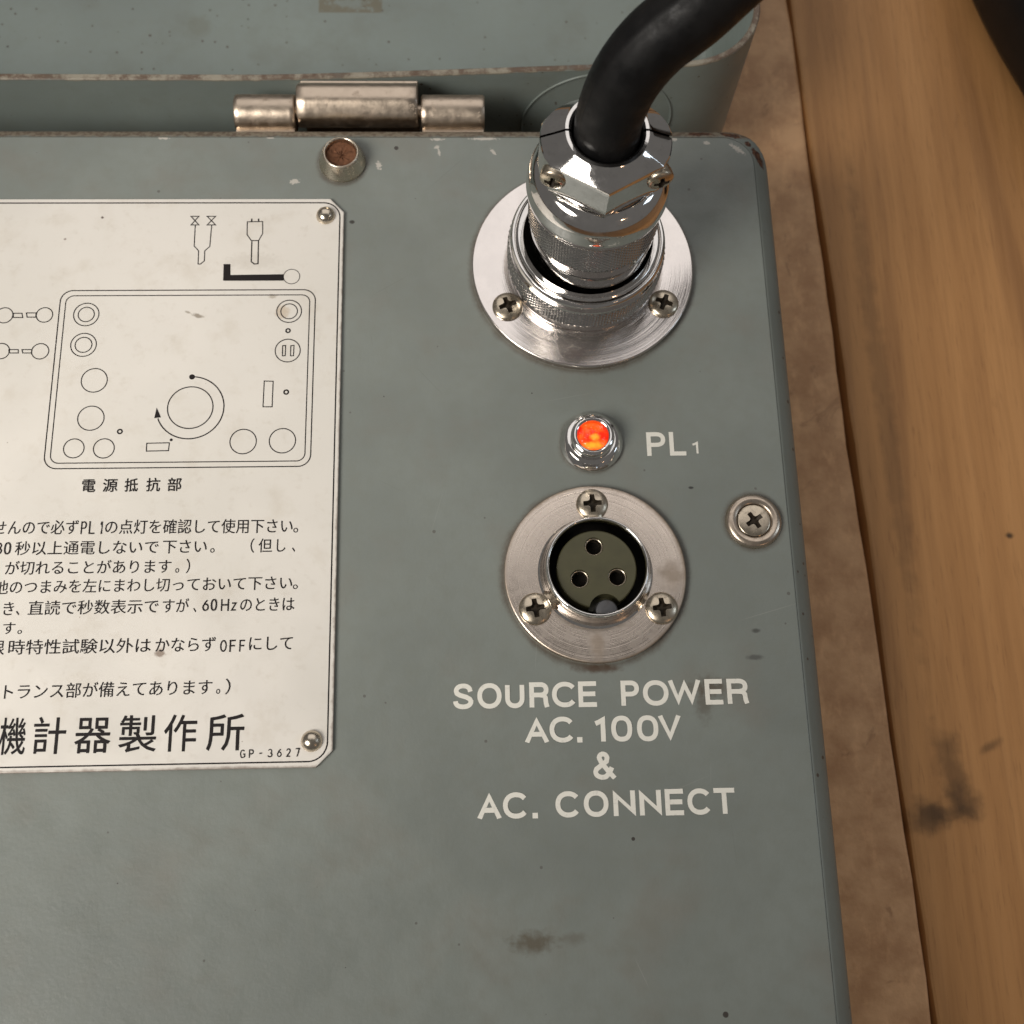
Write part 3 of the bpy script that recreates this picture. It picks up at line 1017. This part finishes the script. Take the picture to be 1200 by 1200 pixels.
knuckle(-47.9, -35.1, 159.3, -2.6, 3.9, (153.75, 156.6, -26, -2.4))
knuckle(-8.4, 5.1, 159.3, -2.6, 3.9, (153.75, 156.6, -26, -2.4))
knuckle(-34.6, -9.1, 160.6, -1.5, 4.7, (163.6, 166.9, -24, -1.5), facets=8)
mb = MB()
tube(mb, [Vector((-47.6, 159.6, -2.4)), Vector((4.8, 159.6, -2.4))], 1.5, 20)
obj(mb, 'hinge_pin', M['hinge'], hinge)

# information plate
mb = MB()
pl = [(-24.0, 24.2), (-24.15, 133.2), (-27.0, 136.35), (-189.0, 136.35), (-192.0, 133.3), (-192.0, 24.2), (-189.0, 21.3), (-26.9, 21.3)]
rings = []
ccx, ccy = -108.0, 78.8
for z, i in ((0.02, 0), (.62, 0), (.74, .06), (.8, .22)):
    rings.append([(x - math.copysign(i, x - ccx), y - math.copysign(i, y - ccy), z) for x, y in pl])
mb.grid(rings)
mb.cap(rings[-1])
plate = obj(mb, 'information_plate', M['plate'], case, 25)
mb = MB()
# border line inside the edge, rounded corners
ribbon(mb, rrect(-191.1, -24.95, 22.3, 135.35, 3.4, 10), .26, .83, True)
ribbon(mb, rrect(-79.75, -29.45, 77.85, 115.45, 2.4, 8), .22, .83, True)
ribbon(mb, rrect(-78.65, -30.55, 78.95, 114.3, 1.6, 8), .2, .83, True)
for x, y, r, w, fill in DIAL_CIRCLES:
    if fill:
        mb.add([(x + r * cos(2 * pi * k / 24), y + r * sin(2 * pi * k / 24), .835) for k in range(24)], [tuple(range(24))])
    else:
        ribbon(mb, [(x + r * cos(2 * pi * k / 48), y + r * sin(2 * pi * k / 48)) for k in range(48)], w, .83, True)
for pts, cl, w in DIAGRAM_LINES:
    ribbon(mb, pts, w, .83, bool(cl))
mb.add([(x, y, .83) for x, y in HANDLE_BAR], [(0, 1, 2, 5), (2, 3, 4, 5)])
mb.add([(x, y, .84) for x, y in ARROW], [(0, 2, 1)])
ribbon(mb, [(-52.88 + 6.45 * cos(radians(a)), 90.15 + 6.47 * sin(radians(a))) for a in range(90, -161, -5)], .24, .833)
obj(mb, 'diagram_print', M['black_print'], plate, smooth=False)
rows = {}
for seg in PLATE_TEXT:
    rows.setdefault(round(seg[2] / 2.2), []).append(seg)
for key in sorted(rows, reverse=True):
    mb = MB()
    for seg in rows[key]:
        small = seg[0] in '。、（）'
        s = seg
        if small:      # punctuation keeps its natural proportions
            vs, _ = glyph_mesh(seg[0])
        font_text(mb, s, .832)
        font_text(mb, (s[0], s[1] + .05, s[2] + .015, s[3] + .05, s[4] + .015, s[5]), .842)
    obj(mb, 'lettering', M['black_print'], plate, smooth=False)
for k, row in enumerate(PLATE_LATIN):
    mb = MB()
    stroke_text(mb, row, .28 if k < 5 else .2, .832)
    obj(mb, 'lettering', M['black_print'], plate, smooth=False)
for part in (PLATE_BOLD[:6], PLATE_BOLD[6:]):
    mb = MB()
    for seg in part:
        k_ = .05 if seg[5] > 5 else .045
        for q, (dx, dy) in enumerate(((0, 0), (k_, 0), (-k_, 0), (0, k_), (0, -k_))):
            t, a0, b0, a1, b1, h0 = seg
            font_text(mb, (t, a0 + dx, b0 + dy, a1 + dx, b1 + dy, h0), .832 + .01 * q)
    obj(mb, 'lettering', M['black_print'], plate, smooth=False)
rv = MB()
lathe(rv, [(1.95, .5), (1.95, .75), (1.85, 1.3), (1.5, 1.85), (1.0, 2.2), (.5, 2.36), (.01, 2.4)], 0, 0, 40, .25)
rvm = rv.mesh('rivet')
for x, y in ((-27.85, 132.3), (-27.75, 25.9), (-188, 132.3), (-188, 25.9)):
    place(rvm, 'rivet', M['nickel'], plate, (x, y, 0))

# panel lettering
for row in PANEL_TEXT:
    mb = MB()
    stroke_text(mb, row, .86, .035)
    obj(mb, 'lettering', M['white_print'], panel, smooth=False)

# ------------------------------------------------------------------ screws


def cross_cutter(L, w, zt, zb, k=.45):
    """cross recess with rounded inner corners, tapering downward"""
    pts = []
    for q in range(4):
        a = q * 90
        loc = [(L, -w), (L, w)]
        cor = w + w * .9
        loc += [(cor, w), (w * 1.25, w * 1.25), (w, cor)]
        for x, y in loc:
            c, s = cos(radians(a)), sin(radians(a))
            pts.append((x * c - y * s, x * s + y * c))
    mb = MB()
    rings = [[(x * k, y * k, zb) for x, y in pts], [(x, y, zt) for x, y in pts], [(x * 1.1, y * 1.1, zt + 1) for x, y in pts]]
    mb.grid(rings)
    mb.cap(rings[0], True)
    mb.cap(rings[-1])
    return mb.mesh('cross', smooth=False)


def screw_mesh(R, edge, dome, L, w, depth, bore=0.0):
    mb = MB()
    prof = [(.01, -1.0), (R * .9, -1.0), (R, 0), (R, edge)]
    for k in range(1, 9):
        t = k / 8
        prof.append((R * cos(t * pi / 2) if t < 1 else .01, edge + dome * sin(t * pi / 2)))
    lathe(mb, prof, 0, 0, 48, .0)
    mb.cap([(.01 * cos(2 * pi * j / 48), .01 * sin(2 * pi * j / 48), -1.0) for j in range(48)], True)
    mb.cap([(.01 * cos(2 * pi * j / 48), .01 * sin(2 * pi * j / 48), edge + dome) for j in range(48)])
    me = mb.mesh('screw')
    import bmesh
    bm = bmesh.new()
    bm.from_mesh(me)
    bmesh.ops.remove_doubles(bm, verts=bm.verts, dist=1e-7)
    bmesh.ops.recalc_face_normals(bm, faces=bm.faces)
    bm.to_mesh(me)
    bm.free()
    me = boolean_cut(me, [cross_cutter(L, w, edge + dome * .9, edge + dome - depth)])
    me.materials.clear()
    me.materials.append(M['screw'])
    me.materials.append(M['grime'])
    for p in me.polygons:
        c = p.center / MM
        rr = min(1, hypot(c.x, c.y) / R)
        surf = edge + dome * sin(math.acos(rr)) if rr < 1 else 0
        p.material_index = 1 if (hypot(c.x, c.y) < L * 1.1 and c.z < surf - .15 and c.z > edge + dome - depth - .1 and c.z > -.9) else 0
    return me


pan = screw_mesh(3.05, .35, .95, 1.85, .48, 1.1)
small_pan = screw_mesh(2.35, 1.0, .9, 1.45, .40, 1.25)
flat_head = screw_mesh(3.15, .55, .25, 1.75, .45, .72)

# ------------------------------------------------------------------ big round receptacle (flange + screws)
C1 = (24.45, 120.35)
rec = empty('round_receptacle', (C1[0], C1[1], 0), parent=case)
mb = MB()
lathe(mb, [(22.45, 0.02), (22.5, 1.35), (22.3, 1.55), (12.0, 1.55), (11.5, 1.5), (11.5, .1)], *C1, 160, .18)
obj(mb, 'flange', M['flange_big'], rec)
mb = MB()
lathe(mb, [(11.6, .2), (11.6, 6.0), (10.9, 6.2), (10.9, 1.0), (.01, 1.0)], *C1, 96, .1)
obj(mb, 'threaded_shell', M['knurl'], rec)
for x, y, a in ((8.95, 111.0, .35), (40.35, 111.5, 1.2), (24.3, 138.6, .2)):
    place(pan, 'screw', M['screw'], rec, (x, y, 1.45), (0, 0, a))

# ------------------------------------------------------------------ three pin socket
C2 = (24.2, 56.05)
sock = empty('three_pin_socket', (C2[0], C2[1], 0), parent=case)
mb = MB()
lathe(mb, [(17.0, .02), (17.1, 1.2), (16.9, 1.4), (11.5, 1.4), (9.6, 1.42), (9.3, .3)], *C2, 144, .2)
obj(mb, 'flange', M['flange_small'], sock)
mb = MB()
lathe(mb, [(10.9, 1.3), (10.35, 1.75), (9.95, 2.6), (9.75, 4.0), (9.7, 5.4), (9.35, 6.1), (9.0, 6.05), (8.85, 5.6), (8.85, .35)], *C2, 128, .3, 4)
obj(mb, 'shell', M['chrome'], sock)
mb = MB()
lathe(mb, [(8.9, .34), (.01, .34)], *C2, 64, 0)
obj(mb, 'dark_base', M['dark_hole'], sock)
# insert with three holes and a key notch
mb = MB()
lathe(mb, [(.01, .4), (7.4, .4), (7.4, 3.75), (7.2, 3.95), (.01, 3.95)], *C2, 96, 0)
mb.cap([(C2[0] + .01 * cos(2 * pi * j / 96), C2[1] + .01 * sin(2 * pi * j / 96), .4) for j in range(96)], True)
mb.cap([(C2[0] + .01 * cos(2 * pi * j / 96), C2[1] + .01 * sin(2 * pi * j / 96), 3.95) for j in range(96)])
import bmesh


def weld(me):
    bm = bmesh.new()
    bm.from_mesh(me)
    bmesh.ops.remove_doubles(bm, verts=bm.verts, dist=1e-7)
    bmesh.ops.recalc_face_normals(bm, faces=bm.faces)
    bm.to_mesh(me)
    bm.free()
    return me


HOLES = ((23.85, 60.35), (20.95, 54.2), (27.95, 54.45))
cuts = []
for x, y, r in [(h[0], h[1], 1.75) for h in HOLES] + [(25.5, 48.3, 3.0)]:
    cb = MB()
    rg = [[(x + r * cos(2 * pi * j / 40), y + r * sin(2 * pi * j / 40), z) for j in range(40)] for z in (.8, 6)]
    cb.grid(rg)
    cb.cap(rg[0], True)
    cb.cap(rg[1])
    cuts.append(weld(cb.mesh('cut', smooth=False)))
ins = boolean_cut(weld(mb.mesh('insert')), cuts)
place(ins, 'insert', M['insert'], sock)
for x, y in HOLES:
    cb = MB()
    lathe(cb, [(1.72, 1.2), (1.72, 3.55), (1.6, 3.65), (1.42, 3.5), (1.42, 1.2)], x, y, 40, .05)
    lathe(cb, [(1.42, 1.3), (.01, 1.3)], x, y, 24, 0)
    co = obj(cb, 'contact', M['contact'] if 'contact' in M else M['screw'], sock)
    d = MB()
    lathe(d, [(1.41, 1.5), (.01, 1.5)], x, y, 24, 0)
    obj(d, 'contact_bore', M['dark_hole'], sock)
mb = MB()
kx, ky = 25.55, 47.95
prof = [(2.15, .5), (2.15, 4.6), (1.9, 5.0), (1.0, 5.15), (.01, 5.2)]
lathe(mb, prof, kx, ky, 36, .1)
mb.v = [(x, max(y, 47.35), z) for x, y, z in mb.v]
obj(mb, 'key', M['dull'], sock)
for x, y, a in ((24.15, 69.35, .05), (12.75, 49.2, .15), (36.2, 49.0, .1)):
    place(pan, 'screw', M['screw'], sock, (x, y, 1.25), (0, 0, a))

# ------------------------------------------------------------------ pilot lamp
lamp = empty('pilot_lamp', (24.62, 82.35, 0), parent=case)
CL = (24.62, 82.4)
mb = MB()
lathe(mb, [(6.1, .03), (6.15, .75), (5.1, 2.1), (4.5, 2.3), (4.0, 2.3)], *CL, 96, .15)
obj(mb, 'bezel_skirt', M['chrome'], lamp)
mb = MB()
lathe(mb, [(4.0, 2.2), (4.2, 2.5), (4.25, 3.5), (4.05, 4.15), (3.5, 4.45), (3.0, 4.25), (2.8, 3.2)], *CL, 96, .2, 4)
obj(mb, 'bezel_ring', M['chrome'], lamp)
mb = MB()
lathe(mb, [(2.95, 3.2), (2.8, 3.6), (2.3, 4.0), (1.5, 4.3), (.7, 4.42), (.01, 4.45)], *CL, 64, .3)
obj(mb, 'lens', M['lens'], lamp)

# ------------------------------------------------------------------ cup-washer screw at the right edge
cup = empty('panel_screw', (55.1, 66.0, 0), parent=case)
mb = MB()
lathe(mb, [(5.4, .03), (5.45, .3), (5.1, .95), (4.3, 1.25), (3.5, 1.05), (3.25, .75), (3.2, .1)], 55.1, 66.0, 80, .3, 4)
obj(mb, 'cup_washer', M['cup'], cup)
place(flat_head, 'screw', M['screw'], cup, (55.1, 66.0, .25), (0, 0, .55))

# ------------------------------------------------------------------ hollow standoff near the hinge
mb = MB()
CS = (-24.75, 145.45)
lathe(mb, [(4.85, .03), (4.9, .4), (3.75, 3.6), (3.45, 3.85), (3.15, 3.6), (3.0, 1.2)], *CS, 72, .2)
st = obj(mb, 'hollow_standoff', M['nickel'], case)
mb = MB()
rng = random.Random(3)
rows = []
for i, r in enumerate((3.05, 2.5, 1.9, 1.2, .6, .02)):
    rows.append([(CS[0] + r * cos(2 * pi * j / 36), CS[1] + r * sin(2 * pi * j / 36), 2.75 - .22 * i * (.5 if i < 5 else .6) + rng.uniform(-.22, .22)) for j in range(36)])
mb.grid(rows)
obj(mb, 'rust_fill', M['rustfill'], st)

# ================================================================== POWER PLUG (its own thing)
plug = empty('power_plug', (C1[0], C1[1], 1.6), 'chrome round connector plug with knurled ring and thick black cable, screwed onto the case', 'plug')
mb = MB()
lathe(mb, [(11.9, 1.7), (14.6, 1.7), (14.9, 2.0), (14.95, 4.4), (15.25, 4.7)], *C1, 160, .12)
lathe(mb, [(15.25, 9.9), (15.2, 10.2), (15.15, 11.9), (14.75, 12.55), (14.3, 12.6), (14.22, 11.9), (14.1, 11.9), (14.0, 12.75), (13.6, 13.1), (12.6, 13.0), (12.3, 12.5), (12.25, 11.9)], *C1, 160, .1)
ringo = obj(mb, 'coupling_ring', M['chrome'], plug, 25)
mb = MB()
knurl(mb, C1[0], C1[1], 15.6, 4.5, 9.9, 1.25, .40)
obj(mb, 'knurled_band', M['knurl'], ringo, 25)
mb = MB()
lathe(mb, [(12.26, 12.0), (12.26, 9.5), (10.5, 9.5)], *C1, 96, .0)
obj(mb, 'gap_shade_ring', M['dark_hole'], ringo, 25)  # black ring put in for the shade between coupling ring and plug body
def seat(p):      # the plug sits a little askew in its socket
    k = min(1, max(0, (27 - p[2]) / 14))
    return (p[0] + .4 * k, p[1] - .4 * k, p[2])


mb = MB()
lathe(mb, [(11.0, 5.5), (11.35, 12.0), (11.55, 14.0), (11.8, 17.8), (11.95, 18.3), (12.0, 20.6), (12.05, 20.8)], *C1, 128, .2)
lathe(mb, [(12.05, 28.4), (12.4, 28.6), (12.75, 29.4), (12.95, 31.0), (12.6, 33.4), (11.8, 35.0), (10.7, 36.2), (9.6, 36.7), (8.9, 36.5), (8.7, 38.2)], *C1, 128, .5, 5)
mb.v = [seat(p) for p in mb.v]
pbody = obj(mb, 'plug_body', M['chrome'], plug, 25)
mb = MB()
knurl(mb, C1[0], C1[1], 12.3, 20.8, 28.4, 1.12, .34)
mb.v = [seat(p) for p in mb.v]
obj(mb, 'knurled_band', M['knurl'], pbody, 25)


# cable clamp: two halves, hexagonal at the front with a coned top
def clamp_half(front):
    s = -1 if front else 1
    N = 72
    levels = [(37.8, .985, 0), (38.1, 1.0, 0), (39.5, 1, 0), (41, 1, 0), (42.5, 1, 0), (43.9, 1, 0), (44.7, 1, 0), (44.95, 1, .04), (45.3, 1, .22), (45.9, 1, .55), (46.45, 1, .82), (46.75, 1, .97)]

    def outline(t):
        # t in [0, pi]; hexagon with a corner pointing straight out (+/-y), round lobes at the sides
        a = (math.degrees(t) - 90) % 60
        if a > 30:
            a -= 60
        hexr = 9.5 / cos(radians(30 - abs(a))) if front else 1 / sqrt((cos(t) / 11.2) ** 2 + (sin(t) / 7.9) ** 2)
        k = abs(cos(t))
        lobe = 11.2
        b = min(1, max(0, (k - .80) / .14)) if front else 0
        return hexr * (1 - b) + lobe * b

    rows = []
    for z, sc, k in levels:
        row = []
        for j in range(N + 1):
            t = pi * j / N
            r = (outline(t) * (1 - k) + 7.1 * k) * sc
            row.append((C1[0] + r * cos(t), C1[1] + s * (r * sin(t) + .22), z))
        rows.append(row)
    for r, z in ((7.05, 46.9), (6.5, 46.9), (6.05, 46.6), (5.8, 45.9), (5.8, 37.4)):
        rows.append([(C1[0] + r * cos(pi * j / N), C1[1] + s * (r * sin(pi * j / N) + .22), z) for j in range(N + 1)])
    rows.append(rows[0])
    mb = MB()
    if not front:
        rows = list(reversed(rows))
    mb.grid(rows, closed=False)
    # end faces at the split
    M_ = len(rows) - 1
    for j in (0, N):
        loop = [rows[i][j] for i in range(M_)]
        mb.cap(loop)
    return obj(mb, 'clamp_half', M['chrome'], plug, 28)


clamp_half(True)
clamp_half(False)
mb = MB()
lathe(mb, [(8.7, 37.2), (8.7, 38.5), (5.6, 38.6)], *C1, 64, .1)
obj(mb, 'neck', M['chrome'], plug)
for x, y, z, yaw, nm in ((15.7, 114.9, 42.2, .25, 'clamp_screw'), (33.4, 114.8, 42.2, -.25, 'clamp_screw'), (16.4, 124.6, 41.2, pi - .2, 'clamp_screw'), (32.8, 124.6, 41.2, pi + .2, 'clamp_screw')):
    o = place(small_pan, nm, M['screw'], plug, (x, y, z))
    o.rotation_euler = (Matrix.Rotation(-yaw, 3, 'Z') @ Matrix.Rotation(radians(90), 3, 'X')).to_euler()

mb = MB()
path = catmull([(24.45, 120.35, 36), (24.45, 120.35, 45), (24.6, 120.9, 51), (26.3, 122.2, 58), (30.0, 124.0, 64), (35.6, 125.9, 69), (42.5, 130.5, 73), (55, 139, 77), (85, 162, 83), (130, 200, 84), (190, 262, 60), (230, 330, 0), (245, 400, -38), (250, 520, -44.2), (200, 700, -44.3)], 10)
tube(mb, path, 5.7, 64, ridge=radians(-62), r0=5.6)
cable = obj(mb, 'cable', M['cable'], plug, 60)

# ================================================================== BLACK BAG on the floor
bag = empty('bag', (200, 240, GZ), 'black leather bag lying on the wooden floor at the upper right corner', 'bag')
d = Vector((150.6 - 140.7, 196.8 - 230.8, 0)).normalized()
nrm = Vector((-d.y, d.x, 0))        # points to +x, +y
o0 = Vector((145.6, 213.8, GZ)) - nrm * 3


def bag_ring(i, z, r):
    pts = rrect(-110 + i, 60 - i, 0 + i, 110 - i, r, 10)
    pts = subdiv_ring(pts, 1e9) if False else pts
    out = []
    for k in range(len(pts)):
        a, b = pts[k], pts[(k + 1) % len(pts)]
        m = 14 if k % 11 == 10 else 1
        for j in range(m):
            x, y = a[0] + (b[0] - a[0]) * j / m, a[1] + (b[1] - a[1]) * j / m
            out.append((x, y + ((x + 5) / 62) ** 2 * 9))
    return [tuple(o0 + d * x + nrm * y + Vector((0, 0, z))) for x, y in out]


mb = MB()
rg = [bag_ring(6, 0.05, 14), bag_ring(2, 1.6, 16), bag_ring(.3, 5, 18), bag_ring(0, 10, 18), bag_ring(.6, 16, 18), bag_ring(3, 22, 18), bag_ring(9, 26, 16), bag_ring(22, 28, 12)]
mb.grid(rg)
mb.cap(rg[0], True)
mb.cap(rg[-1])
obj(mb, 'bag_body', M['bag'], bag, 60)
mb = MB()
ring = [Vector(p) for p in bag_ring(2.2, 21.5, 18)]
ring.append(ring[0])
tube(mb, ring, 1.0, 10)
obj(mb, 'piping', M['rubber'], bag, 60)
